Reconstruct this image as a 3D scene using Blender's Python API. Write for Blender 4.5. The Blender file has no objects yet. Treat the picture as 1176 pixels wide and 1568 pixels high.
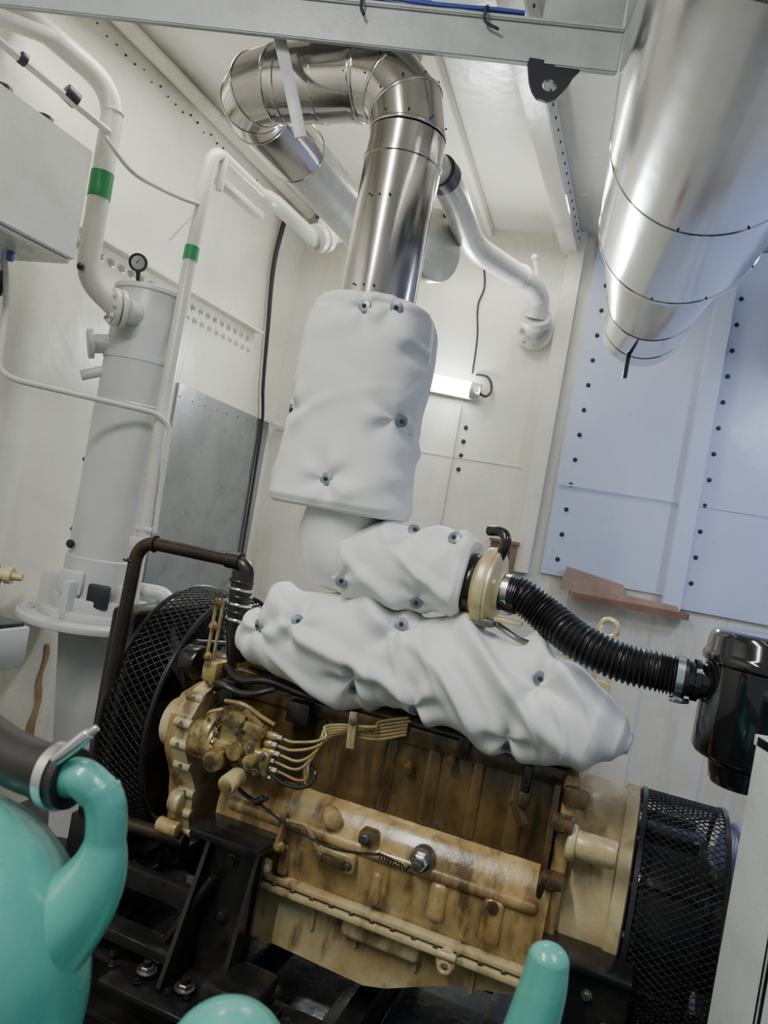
import bpy, bmesh, math, random
from mathutils import Vector as V, Matrix, noise, Euler
from mathutils.bvhtree import BVHTree
random.seed(4)
pi=math.pi
# ------------------------------------------------------------------ materials
def mat(name, col, rough=.5, metal=0, stain=None, samt=.5, sscale=3, bump=.0, bscale=40, rvar=.1, coat=0, lo=.45, hi=.7, stretch=(1,1,1), bdist=.002, stain2=None, s2amt=.5, s2scale=1.5, s2lo=.5, s2hi=.7, s2stretch=(1,1,1)):
    m=bpy.data.materials.new(name); m.use_nodes=True
    nt=m.node_tree; b=nt.nodes['Principled BSDF']; N=nt.nodes.new; L=nt.links.new
    b.inputs['Metallic'].default_value=metal
    b.inputs['Coat Weight'].default_value=coat; b.inputs['Coat Roughness'].default_value=.12
    tc=N('ShaderNodeTexCoord')
    def layer(prev,colr,amt,scale,l,h,st):
        mp=N('ShaderNodeMapping'); mp.inputs['Scale'].default_value=st; L(tc.outputs['Object'],mp.inputs['Vector'])
        n=N('ShaderNodeTexNoise'); n.inputs['Scale'].default_value=scale; n.inputs['Detail'].default_value=8; n.inputs['Roughness'].default_value=.6
        L(mp.outputs[0],n.inputs['Vector'])
        r=N('ShaderNodeMapRange'); r.inputs['From Min'].default_value=l; r.inputs['From Max'].default_value=h; r.inputs['To Max'].default_value=amt
        L(n.outputs['Fac'],r.inputs['Value'])
        mx=N('ShaderNodeMix'); mx.data_type='RGBA'
        if prev is None: mx.inputs['A'].default_value=(*col,1)
        else: L(prev,mx.inputs['A'])
        mx.inputs['B'].default_value=(*colr,1); L(r.outputs[0],mx.inputs['Factor']); return mx.outputs['Result'],mp
    o,mp=layer(None,stain or tuple(c*.85 for c in col),samt,sscale,lo,hi,stretch)
    if stain2: o,_=layer(o,stain2,s2amt,s2scale,s2lo,s2hi,s2stretch)
    L(o,b.inputs['Base Color'])
    rr=N('ShaderNodeMapRange'); rr.inputs['To Min'].default_value=max(0.02,rough-rvar); rr.inputs['To Max'].default_value=min(1,rough+rvar)
    n2=N('ShaderNodeTexNoise'); n2.inputs['Scale'].default_value=sscale*4; n2.inputs['Detail'].default_value=4
    L(mp.outputs[0],n2.inputs['Vector']); L(n2.outputs['Fac'],rr.inputs['Value']); L(rr.outputs[0],b.inputs['Roughness'])
    if bump>0:
        n3=N('ShaderNodeTexNoise'); n3.inputs['Scale'].default_value=bscale; n3.inputs['Detail'].default_value=4
        L(tc.outputs['Object'],n3.inputs['Vector'])
        bp=N('ShaderNodeBump'); bp.inputs['Strength'].default_value=bump; bp.inputs['Distance'].default_value=bdist
        L(n3.outputs['Fac'],bp.inputs['Height']); L(bp.outputs[0],b.inputs['Normal'])
    return m
M_wall=mat('wall_paint_cream',(.72,.71,.62),.27,stain=(.60,.57,.46),samt=.65,sscale=1.6,bump=.5,bscale=5,bdist=.01,stain2=(.42,.35,.22),s2amt=.4,s2scale=2,s2lo=.56,s2hi=.75,s2stretch=(3,3,.5))
M_wallb=mat('wall_paint_blue_light_tint',(.56,.60,.745),.30,stain=(.46,.51,.68),samt=.6,sscale=1.5,bump=.5,bscale=5,bdist=.01)  # blue cast of the light on the right is mixed into this wall colour
M_ceil=mat('ceiling_paint',(.69,.68,.61),.24,stain=(.58,.55,.46),samt=.6,sscale=1.5,bump=.5,bscale=5,bdist=.01)
M_white=mat('pipe_paint_white',(.60,.60,.54),.27,stain=(.45,.44,.37),samt=.6,sscale=5,bump=.3,bscale=20)
M_greyw=mat('tank_paint_grey_white',(.57,.58,.57),.32,stain=(.45,.46,.44),samt=.6,sscale=4,bump=.3,bscale=15)
M_beam=mat('beam_paint_grey',(.43,.45,.445),.42,stain=(.33,.34,.33),samt=.7,sscale=8,bump=.6,bscale=60)
M_steel=mat('polished_cladding',(.60,.57,.53),.15,1,stain=(.47,.43,.37),samt=.5,sscale=4,rvar=.04,bump=.25,bscale=7)
M_duct=mat('duct_cladding',(.68,.69,.71),.16,1,stain=(.58,.59,.61),samt=.5,sscale=4,rvar=.05,bump=.35,bscale=5)
M_panel=mat('panel_steel_grey',(.38,.40,.42),.26,.85,stain=(.22,.24,.26),samt=.7,sscale=3,rvar=.1,bump=.5,bscale=5)
M_fab=mat('fibreglass_fabric',(.69,.695,.67),.68,stain=(.58,.58,.555),samt=.45,sscale=4,bump=.15,bscale=500)
M_yel=mat('engine_paint_yellow',(.46,.345,.15),.30,stain=(.25,.15,.05),samt=.95,sscale=6,bump=.5,bscale=60,lo=.38,hi=.64,coat=.25,stretch=(1.3,1,.9),stain2=(.07,.042,.018),s2amt=.92,s2scale=9,s2lo=.50,s2hi=.66,s2stretch=(1.6,1,.55))
M_yell=mat('engine_paint_pale',(.50,.42,.235),.33,stain=(.32,.23,.10),samt=.9,sscale=6,bump=.5,bscale=60,lo=.40,hi=.64,coat=.15,stain2=(.10,.065,.028),s2amt=.9,s2scale=9,s2lo=.53,s2hi=.68,s2stretch=(1.6,1,.6))
M_brown=mat('engine_oily_brown',(.155,.095,.035),.25,stain=(.03,.02,.011),samt=.95,sscale=7,bump=.6,bscale=50,lo=.34,hi=.60,coat=.3,stretch=(1.4,1,.7))
M_brass=mat('pump_olive_brass',(.38,.29,.115),.30,.35,stain=(.06,.04,.018),samt=.95,sscale=16,bump=.6,bscale=70,lo=.42,hi=.60,coat=.2)
M_line=mat('fuel_line_tan',(.44,.35,.17),.28,.5,stain=(.18,.12,.05),samt=.8,sscale=16)
M_blk=mat('black_gloss_oily',(.010,.010,.010),.22,stain=(.03,.026,.022),samt=.9,sscale=9,bump=.5,bscale=50)
M_gloss=mat('black_gloss_plastic',(.006,.006,.007),.09,stain=(.010,.010,.010),samt=.5,sscale=9,rvar=.04,coat=.6)
M_rub=mat('black_rubber',(.012,.011,.011),.33,stain=(.026,.024,.022),samt=.7,sscale=10)
M_pipeb=mat('black_iron_pipe',(.03,.024,.02),.3,.4,stain=(.08,.05,.03),samt=.6,sscale=12)
M_mesh=mat('black_mesh_steel',(.04,.04,.042),.26,.6,sscale=10)
M_bolt=mat('bolt_steel',(.28,.27,.24),.35,.9,stain=(.12,.10,.07),samt=.7,sscale=20)
M_dark=mat('dark_bolt',(.03,.03,.035),.45,.2,sscale=20)
M_clamp=mat('clamp_stainless',(.7,.7,.7),.22,1,sscale=10)
M_floor=mat('floor_oily_black',(.035,.035,.036),.28,stain=(.010,.010,.010),samt=.9,sscale=5,bump=.6,bscale=14,bdist=.006)
M_teal=mat('teal_paint',(.08,.33,.265),.26,stain=(.06,.27,.215),samt=.6,sscale=6,bump=.3,bscale=25,coat=.4)
M_green=mat('green_band',(.01,.20,.06),.4,sscale=8)
M_blue=mat('blue_plastic',(.05,.08,.35),.4,sscale=8)
M_rust=mat('rust_brown',(.21,.12,.075),.7,stain=(.12,.065,.04),samt=.8,sscale=8,bump=.5,bscale=40)
M_streak=mat('rust_stain',(.42,.27,.13),.6,stain=(.28,.14,.05),samt=.9,sscale=12)
M_card=mat('cardboard',(.36,.26,.20),.8,stain=(.27,.19,.135),samt=.8,sscale=8,bump=.5,bscale=40)
M_washer=mat('washer_grey_blue',(.22,.26,.30),.4,.5,stain=(.10,.12,.14),samt=.6,sscale=40)
M_gen=mat('generator_blue_grey',(.13,.15,.30),.35,sscale=6)
M_ring=mat('compressor_ring_cream',(.54,.47,.26),.33,.2,stain=(.35,.27,.12),samt=.8,sscale=12,bump=.4)
def emis(name,col,st):
    m=bpy.data.materials.new(name); m.use_nodes=True; b=m.node_tree.nodes['Principled BSDF']
    b.inputs['Emission Color'].default_value=(*col,1); b.inputs['Emission Strength'].default_value=st
    b.inputs['Base Color'].default_value=(.9,.9,.9,1); return m
M_glow=emis('fluorescent_tube_glow',(.93,.97,1),40)

# ------------------------------------------------------------------ mesh kit
def spline(pts,n=8):
    P=[V(p) for p in pts]
    if len(P)<3 or n<=1: return P
    out=[]
    for i in range(len(P)-1):
        p0=P[max(i-1,0)]; p1=P[i]; p2=P[i+1]; p3=P[min(i+2,len(P)-1)]
        d=(p2-p1).length
        m1=(p2-p0); m1=m1.normalized()*d if m1.length>0 else m1
        m2=(p3-p1); m2=m2.normalized()*d if m2.length>0 else m2
        for k in range(n):
            t=k/n; a=2*t**3-3*t*t+1; b=t**3-2*t*t+t; c=-2*t**3+3*t*t; e=t**3-t*t
            out.append(p1*a+m1*b+p2*c+m2*e)
    out.append(P[-1]); return out
def fillet(pts,r,n=6):
    P=[V(p) for p in pts]; out=[P[0]]
    for i in range(1,len(P)-1):
        a=(P[i-1]-P[i]); b=(P[i+1]-P[i]); rr=min(r,a.length*.49,b.length*.49)
        p0=P[i]+a.normalized()*rr; p1=P[i]+b.normalized()*rr
        for k in range(n+1):
            t=k/n; out.append(p0*(1-t)**2+P[i]*2*t*(1-t)+p1*t*t)
    out.append(P[-1]); return out
def basis(ax):
    ax=V(ax).normalized(); h=V((0,0,1)) if abs(ax.z)<.9 else V((1,0,0))
    x=ax.cross(h).normalized(); y=ax.cross(x).normalized(); return ax,x,y
class B:
    def __init__(s): s.bm=bmesh.new()
    def add(s,vs,fs,mat=0):
        v=[s.bm.verts.new(p) for p in vs]
        for f in fs:
            try:
                q=s.bm.faces.new([v[i] for i in f]); q.material_index=mat; q.smooth=True
            except ValueError: pass
        return v
    def box(s,c,size,mat=0,rot=(0,0,0),bev=.004,seg=2):
        t=bmesh.new(); bmesh.ops.create_cube(t,size=1)
        bmesh.ops.transform(t,matrix=Matrix.Diagonal((*size,1)),verts=t.verts)
        if bev>0: bmesh.ops.bevel(t,geom=t.edges[:],offset=min(bev,min(size)*.45),segments=seg,affect='EDGES',profile=.5)
        M=Matrix.Translation(V(c))@Euler([math.radians(a) for a in rot]).to_matrix().to_4x4()
        bmesh.ops.transform(t,matrix=M,verts=t.verts)
        t.verts.index_update()
        s.add([v.co.copy() for v in t.verts],[[v.index for v in f.verts] for f in t.faces],mat); t.free()
    def bb(s,lo,hi,mat=0,bev=.004,seg=2):
        lo=V(lo);hi=V(hi); s.box((lo+hi)/2,tuple(hi-lo),mat,bev=bev,seg=seg)
    def rev(s,prof,p0,axis,mat=0,seg=32,closed=False,ang0=0):
        ax,x,y=basis(axis); p0=V(p0); vs=[];rings=[]
        for a,r in prof:
            if r<1e-6: rings.append([len(vs)]); vs.append(p0+ax*a)
            else:
                rings.append(list(range(len(vs),len(vs)+seg)))
                for k in range(seg):
                    th=2*pi*k/seg+ang0; vs.append(p0+ax*a+(x*math.cos(th)+y*math.sin(th))*r)
        fs=[]; n=len(rings); rng=range(n) if closed else range(n-1)
        for i in rng:
            A=rings[i];C=rings[(i+1)%n]
            for k in range(seg):
                k2=(k+1)%seg
                if len(A)==1 and len(C)==1: continue
                if len(A)==1: fs.append([A[0],C[k2],C[k]])
                elif len(C)==1: fs.append([A[k],A[k2],C[0]])
                else: fs.append([A[k],A[k2],C[k2],C[k]])
        s.add(vs,fs,mat)
    def cyl(s,p0,p1,r,mat=0,r2=None,bev=.003,seg=32):
        p0=V(p0);p1=V(p1);L=(p1-p0).length; r2=r if r2 is None else r2; bev=min(bev,r*.4,L*.4)
        s.rev([(0,0),(0,r-bev),(bev*.3,r-bev*.3),(bev,r),(L-bev,r2),(L-bev*.3,r2-bev*.3),(L,r2-bev),(L,0)],p0,p1-p0,mat,seg)
    def ring(s,c,axis,R,r,mat=0,seg=32,w=None):
        w=w or r; s.rev([(w*math.cos(a),R+r*math.sin(a)) for a in [2*pi*k/10 for k in range(10)]],c,axis,mat,seg,closed=True)
    def tube(s,pts,r,mat=0,seg=14,cap=True):
        P=[V(p) for p in pts]; n=len(P); vs=[];fs=[]
        T=[(P[min(i+1,n-1)]-P[max(i-1,0)]).normalized() for i in range(n)]
        _,x,_y=basis(T[0])
        for i in range(n):
            x=(x-T[i]*x.dot(T[i])).normalized(); y=T[i].cross(x)
            R=r(i/(n-1)) if callable(r) else (r[i] if isinstance(r,(list,tuple)) else r)
            for k in range(seg):
                th=2*pi*k/seg; vs.append(P[i]+(x*math.cos(th)+y*math.sin(th))*R)
        for i in range(n-1):
            for k in range(seg):
                k2=(k+1)%seg; fs.append([i*seg+k,i*seg+k2,(i+1)*seg+k2,(i+1)*seg+k])
        if cap: fs.append(list(range(seg))[::-1]); fs.append([(n-1)*seg+k for k in range(seg)])
        s.add(vs,fs,mat)
    def bolt(s,p,axis,r=.008,h=.008,mat=0,washer=True):
        p=V(p);a=V(axis).normalized()
        if washer: s.cyl(p,p+a*h*.25,r*1.5,mat,seg=16,bev=.0005)
        s.rev([(0,r),(h*.85,r),(h,r*.85),(h,0)],p,a,mat,6,ang0=random.random())
    def prism(s,pts,off,mat=0):
        n=len(pts); P=[V(p) for p in pts]; Q=[p+V(off) for p in P]
        s.add(P+Q,[list(range(n)),list(range(2*n-1,n-1,-1))]+[[i,(i+1)%n,n+(i+1)%n,n+i] for i in range(n)],mat)
    def sphere(s,c,rad,mat=0,seg=24,rings=14):
        if not isinstance(rad,(tuple,list)): rad=(rad,)*3
        t=bmesh.new(); bmesh.ops.create_uvsphere(t,u_segments=seg,v_segments=rings,radius=1)
        bmesh.ops.transform(t,matrix=Matrix.Translation(V(c))@Matrix.Diagonal((*rad,1)),verts=t.verts); t.verts.index_update()
        s.add([v.co.copy() for v in t.verts],[[v.index for v in f.verts] for f in t.faces],mat); t.free()
    def obj(s,name,mats,M=None,parent=None,sharp=.62):
        bm=s.bm; bmesh.ops.recalc_face_normals(bm,faces=bm.faces[:])
        for e in bm.edges:
            if len(e.link_faces)==2 and e.calc_face_angle(0)>sharp: e.smooth=False
        me=bpy.data.meshes.new(name); bm.to_mesh(me); bm.free()
        for m in mats: me.materials.append(m)
        o=bpy.data.objects.new(name,me); bpy.context.collection.objects.link(o)
        if parent: o.parent=parent
        elif M is not None: o.matrix_world=M
        return o
def empty(name,M=None):
    o=bpy.data.objects.new(name,None); bpy.context.collection.objects.link(o); o.empty_display_size=.1
    if M is not None: o.matrix_world=M
    return o
ENG=Matrix.Translation((0,2.0065,0))@Matrix.Rotation(math.radians(-20),4,'Z')
def E2W(s,w,z): return ENG@V((s,w,z))

# ------------------------------------------------------------------ room shell
LW=lambda y,off=0: V((-2.623+.36*y+off*1.063,y,0))
BW=lambda x,off=0: V((x,4.774-.2126*x-off*1.022,0))
def slab(name,p,q,z0,z1,outn,mat,t=.12):
    b=B(); p=V(p);q=V(q);o=V(outn).normalized()*t
    b.prism([(p.x,p.y,z0),(q.x,q.y,z0),(q.x,q.y,z1),(p.x,p.y,z1)],o,0); return b.obj(name,[mat])
CH=3.5
slab('wall_left',LW(-1.2),LW(4.953),0,CH,(-1,.36,0),M_wall)
slab('wall_back',BW(-.84),BW(3.3),0,CH,(.2126,1,0),M_wall)
c0=BW(3.3)
slab('wall_right',c0,c0+V((-.2126,-1,0))*5.2,0,CH,(1,-.2126,0),M_wallb)
b=B(); b.prism([(-3.2,-1.2,0),(3.4,-1.2,0),(3.4,5.1,0),(-1,5.1,0)],(0,0,-.1)); b.obj('floor',[M_floor])
b=B(); b.prism([(-3.2,-1.2,CH),(3.4,-1.2,CH),(3.4,5.1,CH),(-1,5.1,CH)],(0,0,.1)); b.obj('ceiling',[M_ceil])
dl=V((.36,1,0)).normalized(); nl=V((1,-.36,0)).normalized()
db=V((1,-.2126,0)).normalized(); nb=V((-.2126,-1,0)).normalized()
def bar(p,q,wdir,w,ddir,d,bev=.004):
    p=V(p);q=V(q);wd=V(wdir).normalized();dd=V(ddir).normalized(); b=B()
    c=[p-wd*w/2,p+wd*w/2,p+wd*w/2+dd*d,p-wd*w/2+dd*d]; b.prism(c,q-p,0)
    bmesh.ops.bevel(b.bm,geom=b.bm.edges[:],offset=bev,segments=2,affect='EDGES')
    for f in b.bm.faces: f.smooth=True
    return b
b=bar((.02,2.2,CH),(.865,4.58,CH),(1,-.27,0),.10,(0,0,-1),.13)
for i in range(24):
    y=2.3+i*.094; b.sphere((.052+.355*(y-2.2)+.02,y,CH-.06),.008,1,8,6)
b.obj('trim_ceiling_frame',[M_ceil,M_dark])
b=bar((-.35,2.2,CH),(.36,4.68,CH),(1,-.27,0),.03,(0,0,-1),.06); b.obj('trim_ceiling_stiffener',[M_ceil])
p=BW(.90); b=bar((p.x,p.y,1.38),(p.x,p.y,CH),db,.10,nb,.08); b.obj('trim_wall_frame',[M_wall,M_dark])
b=B()
b.tube([LW(y,.05)+V((0,0,CH-.05)) for y in (1,2.5,3.5,4.85)],.035,0,8)
for i in range(60):
    y=1.5+i*.057; b.sphere(LW(y,.012)+V((0,0,CH-.13+random.uniform(-.012,.012))),random.uniform(.004,.007),1,8,6)
b.obj('trim_ceiling_left',[M_wall,M_dark])
b=B()
p=LW(2.9,.0)+V((0,0,2.56)); q=LW(4.55,.0)+V((0,0,2.56))
b.prism([p,p+nl*.07,p+nl*.07-V((0,0,.012)),p-V((0,0,.012))],q-p,0)
for i in range(24): b.bolt(LW(2.95+i*.067,.0)+V((0,0,2.50)),nl,.013,.02,0)
for i in range(11): b.bolt(LW(3.85+i*.067,.0)+V((0,0,2.44)),nl,.013,.02,0)
b.obj('trim_stiffener_left',[M_wall])
b=B()
p=LW(3.93,.002); q=LW(4.88,.002)
b.prism([p+V((0,0,.4)),q+V((0,0,.4)),q+V((0,0,2.05)),p+V((0,0,2.09))],nl*.015,0)
for i in range(9): b.bolt(p+(q-p)*(i/8.5+.02)+nl*.015+V((0,0,2.02)),nl,.006,.005,1)
b.obj('steel_kick_panel',[M_panel,M_bolt])
b=B()
P=[LW(4.62,.03)+V((0,0,3.35)),LW(4.58,.03)+V((0,0,3.0)),LW(4.64,.03)+V((0,0,2.6)),LW(4.70,.03)+V((0,0,2.25)),LW(4.76,.03)+V((0,0,2.05)),LW(4.78,.03)+V((0,0,1.7)),LW(4.80,.03)+V((0,0,.9))]
b.tube(spline(P,8),lambda t:.017-.010*t,0,8); b.box((-.80,4.86,2.05),(.08,.03,.04),1)
b.obj('corner_cable',[M_dark,M_wall])
b=B()
def wallplate(b,x0,x1,z0,z1,t,m,off=0):
    p=BW(x0,off);q=BW(x1,off)
    b.prism([p+V((0,0,z0)),q+V((0,0,z0)),q+V((0,0,z1)),p+V((0,0,z1))],nb*t,m)
wallplate(b,1.02,1.74,1.40,3.49,.02,0)
wallplate(b,1.74,3.2,1.34,3.49,.03,0)
for i in range(12):
    z=1.50+i*.155
    for x,o in ((1.10,.02),(1.86,.03)): b.bolt(BW(x,o)+V((0,0,z)),nb,.0095,.012,1)
wallplate(b,1.03,3.1,1.955,1.965,.005,0,.03)
for dx in (0,.5,.9): wallplate(b,1.20+dx,1.208+dx,.0,1.4,.004,0,.0)
b.obj('bolted_bulkhead_panel',[M_wallb,M_dark])
b=B(); p=BW(1.72,.02); b.prism([p+V((0,0,1.33)),p+db*.10+V((0,0,1.33)),p+db*.10+V((0,0,3.49)),p+V((0,0,3.49))],nb*.07,0)
b.obj('trim_wall_stiffener',[M_wallb])
b=B(); wallplate(b,1.22,1.86,1.285,1.325,.10,0,.035); p=BW(1.13,.06)
b.prism([p+V((0,0,1.325)),p+db*.42+V((0,0,1.325)),p+db*.36+V((0,0,1.42)),p+db*.02+V((0,0,1.47))],nb*.012,1)
p=BW(1.45,.09); b.prism([p+V((0,0,1.325)),p+db*.36+V((0,0,1.325)),p+db*.34+V((0,0,1.355)),p+db*.02+V((0,0,1.365))],nb*.012,1)
b.obj('cardboard_pieces_on_ledge',[M_rust,M_card])
b=B(); wallplate(b,.70,.86,1.37,1.54,.10,0); wallplate(b,.69,.87,1.54,1.56,.11,0); wallplate(b,.74,.82,1.42,1.50,.105,1); b.obj('junction_box_brown',[M_rust,M_dark])
b=B(); wallplate(b,-.8,.8,2.02,2.028,.004,0)
p=BW(.36,.0); b.prism([p+V((0,0,.9)),p+db*.012+V((0,0,.9)),p+db*.012+V((0,0,2.35)),p+V((0,0,2.35))],nb*.03,0)
for i in range(4): b.bolt(BW(.42,.0)+V((0,0,1.95+.09*i)),nb,.01,.012,1)
b.obj('trim_back_seam',[M_wall,M_dark])
b=B(); p=BW(.13,.03);q=BW(.44,.03)
b.prism([p+V((0,0,2.41)),q+V((0,0,2.39)),q+V((0,0,2.48)),p+V((0,0,2.50))],nb*.035,0)
b.tube([BW(.12,.09)+V((0,0,2.465)),BW(.40,.09)+V((0,0,2.445))],.050,1,16)
b.tube([BW(.40,.09)+V((0,0,2.445)),BW(.46,.09)+V((0,0,2.44))],.052,0,16)
b.tube([BW(.08,.09)+V((0,0,2.468)),BW(.12,.09)+V((0,0,2.465))],.052,0,16)
b.tube(spline([BW(.46,.09)+V((0,0,2.43)),BW(.50,.08)+V((0,0,2.42)),BW(.53,.05)+V((0,0,2.47)),BW(.50,.02)+V((0,0,2.55)),BW(.42,.02)+V((0,0,2.56))],8),.009,2,8)
b.tube(spline([BW(.40,.02)+V((0,0,2.56)),BW(.39,.02)+V((0,0,2.8)),BW(.36,.02)+V((0,0,3.0)),BW(.38,.02)+V((0,0,3.12)),BW(.34,.02)+V((0,0,3.3))],8),.007,2,8)
b.obj('fluorescent_strip_light',[M_white,M_glow,M_dark])

# ------------------------------------------------------------------ overhead beam, hanger, lug
b=B()
p=V((-1.62,2.15,0));q=V((.405,1.94,0)); sl=.21/2.025
b.prism([p+V((0,0,2.848)),p+V((0,.02,2.848)),p+V((0,.02,2.955)),p+V((0,0,2.955))],q-p,0)
b.prism([p+V((0,-.01,2.953)),p+V((0,.10,2.953)),p+V((0,.10,2.966)),p+V((0,-.01,2.966))],q-p,0)
bmesh.ops.bevel(b.bm,geom=b.bm.edges[:],offset=.003,segments=2,affect='EDGES')
b.bb((.20,1.955,2.96),(.40,2.10,CH),0)
b.bb((-1.6,2.16,2.96),(-1.5,2.25,CH),0)
b.box((-.475,2.07,2.75),(.035,.006,.36),0,rot=(-8,-22,0),bev=.001)
b.obj('overhead_beam',[M_beam])
b=B()
for k,r in enumerate((.006,.005,.006)):
    pts=[(x,2.15-(x+1.62)*sl-.006+.012*k+.005*math.sin(x*9+k*2),2.975+.004*math.sin(x*14+k)) for x in [-.9+.08*i for i in range(14)]]
    b.tube(pts,r,[0,0,1][k],8)
for x,dx in ((-.30,.0),(.035,.03)):
    y=2.15-(x+1.62)*sl
    b.tube(spline([(x,y+.03,2.985),(x+.004,y+.0,2.985),(x,y-.022,2.965),(x+.002,y-.02,2.935),(x+.012+dx,y-.024,2.915)],6),.0045,1,8)
b.obj('cable_bundle',[M_blue,M_dark])
b=B()
outer=[(.165,2.860),(.325,2.860),(.30,2.84),(.285,2.80),(.262,2.765),(.235,2.752),(.208,2.757),(.192,2.775),(.18,2.80)]
cx,cz=.237,2.795; n=len(outer); N=40; vs=[];fs=[]
def ray(th):
    d=V((math.cos(th),math.sin(th))); best=None
    for i in range(n):
        a=V(outer[i])-V((cx,cz)); e=V(outer[(i+1)%n])-V(outer[i]); den=d.x*e.y-d.y*e.x
        if abs(den)<1e-9: continue
        t=(a.x*e.y-a.y*e.x)/den; u=(a.x*d.y-a.y*d.x)/den
        if t>0 and -1e-6<=u<=1+1e-6: best=t if best is None else min(best,t)
    return best or .04
for yy in (1.960,1.971):
    for k in range(N):
        th=2*pi*k/N; R=ray(th); vs.append((cx+R*math.cos(th),yy,cz+R*math.sin(th))); vs.append((cx+.020*math.cos(th),yy,cz+.016*math.sin(th)))
for k in range(N):
    k2=(k+1)%N; a,b2,c,d=2*k,2*k+1,2*k2,2*k2+1; o=2*N
    fs+=[[a,c,d,b2],[o+a,o+b2,o+d,o+c],[a,o+a,o+c,c],[b2,d,o+d,o+b2]]
b.add(vs,fs,0); b.obj('lifting_lug',[M_dark])

# ------------------------------------------------------------------ ventilation ducts (right)
def seamprof(L,R,seams,h=.005):
    pr=[(0,R)]
    for a in seams: pr+=[(a-.012,R),(a-.009,R+h),(a+.004,R+h),(a+.006,R-.001)]
    pr+=[(L,R)]; return pr
b=B(); ad=V((.235,.972,0)).normalized()
c0=V((.925,2.8,2.86)); R=.30; L0=3.0; pn=c0-ad*L0
b.rev(seamprof(L0,R,[1.4,2.35,2.98],.003)+[(L0,R-.02)],pn,ad,0,96)
pe=pn+ad*L0; pr=pe+ad*.30+V((-.03,0,-.16))
_,x_,y_=basis(ad); vs=[];fs=[]
for (cc,rr) in ((pe,.285),(pr,.195)):
    for k in range(96):
        th=2*pi*k/96; vs.append(cc+(x_*math.cos(th)+y_*math.sin(th))*rr)
for k in range(96): fs.append([k,(k+1)%96,96+(k+1)%96,96+k])
b.add(vs,fs,0)
b.rev(seamprof(.48,.195,[.02,.33],.003)+[(.48,.0)],pr,ad,0,96)
for k in range(6):
    th=-1.9+k*.5
    for a in (1.4,2.35,2.98): b.sphere(pn+ad*(a-.02)+(x_*math.cos(th*1.3+1)+y_*math.sin(th*1.3+1))*(R+.002),.004,1,8,6)
tl=pr+ad*.33+V((-.06,-.02,-.20)); b.bb(tl+V((-.01,-.01,-.10)),tl+V((.01,.01,.02)),1,bev=.002)
b.tube([(.95,3.0,3.1),(.95,3.0,CH)],.02,1,8)
b.obj('ventilation_duct',[M_duct,M_dark])
b=B(); pn2=V((1.40,.1,3.10)); b.rev([(0,0),(0,.3)]+seamprof(3.7,.30,[1,2,3.0])+[(3.7,0)],pn2,V((.22,1,0)),0,64)
b.tube([(1.9,2.0,3.2),(1.9,2.0,CH)],.02,0,8)
b.obj('ventilation_duct',[M_duct])

# ------------------------------------------------------------------ exhaust pipe (engine frame)
b=B(); R=.110
def clad(b,p,q,R,mat=0,seams=(),seg=64):
    p=V(p);q=V(q);L=(q-p).length
    b.rev(seamprof(L,R,[L*s for s in seams],.003),p,q-p,mat,seg)
clad(b,(-.15,.05,2.13),(-.145,.05,2.66),R,0,(.86,))
def gores(b,c,a0,a1,rb,R,ax1,ax2,n,mat=0,seg=64,screws=True):
    ax1=V(ax1);ax2=V(ax2);c=V(c); third=ax1.cross(ax2)
    ang=[a0+(a1-a0)*i/n for i in range(n+1)]
    for i in range(n):
        vs=[];fs=[]
        for a in (ang[i],ang[i+1]):
            rad=ax1*math.cos(a)+ax2*math.sin(a)
            for k in range(seg):
                th=2*pi*k/seg; vs.append(c+rad*(rb+R*math.cos(th))+third*R*math.sin(th))
        for k in range(seg):
            k2=(k+1)%seg; fs.append([k,k2,seg+k2,seg+k])
        b.add(vs,fs,mat)
    for a in ang:
        rad=ax1*math.cos(a)+ax2*math.sin(a); tan=(-ax1*math.sin(a)+ax2*math.cos(a))
        b.ring(c+rad*rb,tan,R,.0025,mat,seg,w=.006)
        if screws:
            for k in range(10):
                th=2*pi*k/10; pp=c+rad*(rb+(R+.001)*math.cos(th))+third*(R+.001)*math.sin(th)+tan*.018
                b.sphere(pp,.0035,1,6,4)
rb=.165
gores(b,(-.145-rb,.05,2.67),0,pi/2,rb,R,(1,0,0),(0,0,1),3)
zt=2.67+rb
clad(b,(-.30,.05,zt),(-.60,.05,zt),R,0,(.1,.5,.9))
gores(b,(-.60,.05+.14,zt),0,pi/2,.14,R,(0,-1,0),(-1,0,0),3,screws=False)
b.rev([(0,.104),(.02,.108),(.28,.108),(.285,.104)],(-.74,.18,zt),(0,1,0),0,48)
b.tube(fillet([(-.74,.45,zt),(-.74,1.62,zt),(-.74,1.62,CH)],.2,8),.10,2,40)
b.ring((-.74,.455,zt),(0,1,0),.103,.008,0,48); b.ring((-.74,1.15,zt),(0,1,0),.103,.008,2,48)
for z in (2.2,2.45):
    for k in range(3): b.sphere((-.15-.03+.03*k,.05-R-.0005,z),.0035,1,6,4)
b.obj('exhaust_pipe',[M_steel,M_dark,M_white],ENG)
b=B()
P=[(-.20,2.72,3.0),(.02,3.05,3.0),(.20,3.62,2.96),(.62,4.30,3.06),(.70,4.42,3.02),(.70,4.46,2.92)]
b.tube(fillet(P,.16,8),.063,0,24)
b.tube([(-.02,2.98,3.0),(.012,3.04,3.0)],.070,1,24)
b.tube([(.52,4.14,3.04),(.54,4.17,3.04)],.070,0,24)
b.cyl((.70,4.46,2.93),(.71,4.50,2.90),.095,0); b.cyl((.70,4.46,2.90),(.73,4.57,2.86),.06,0)
b.cyl((.725,4.55,2.86),(.73,4.57,2.86),.11,0)
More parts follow.
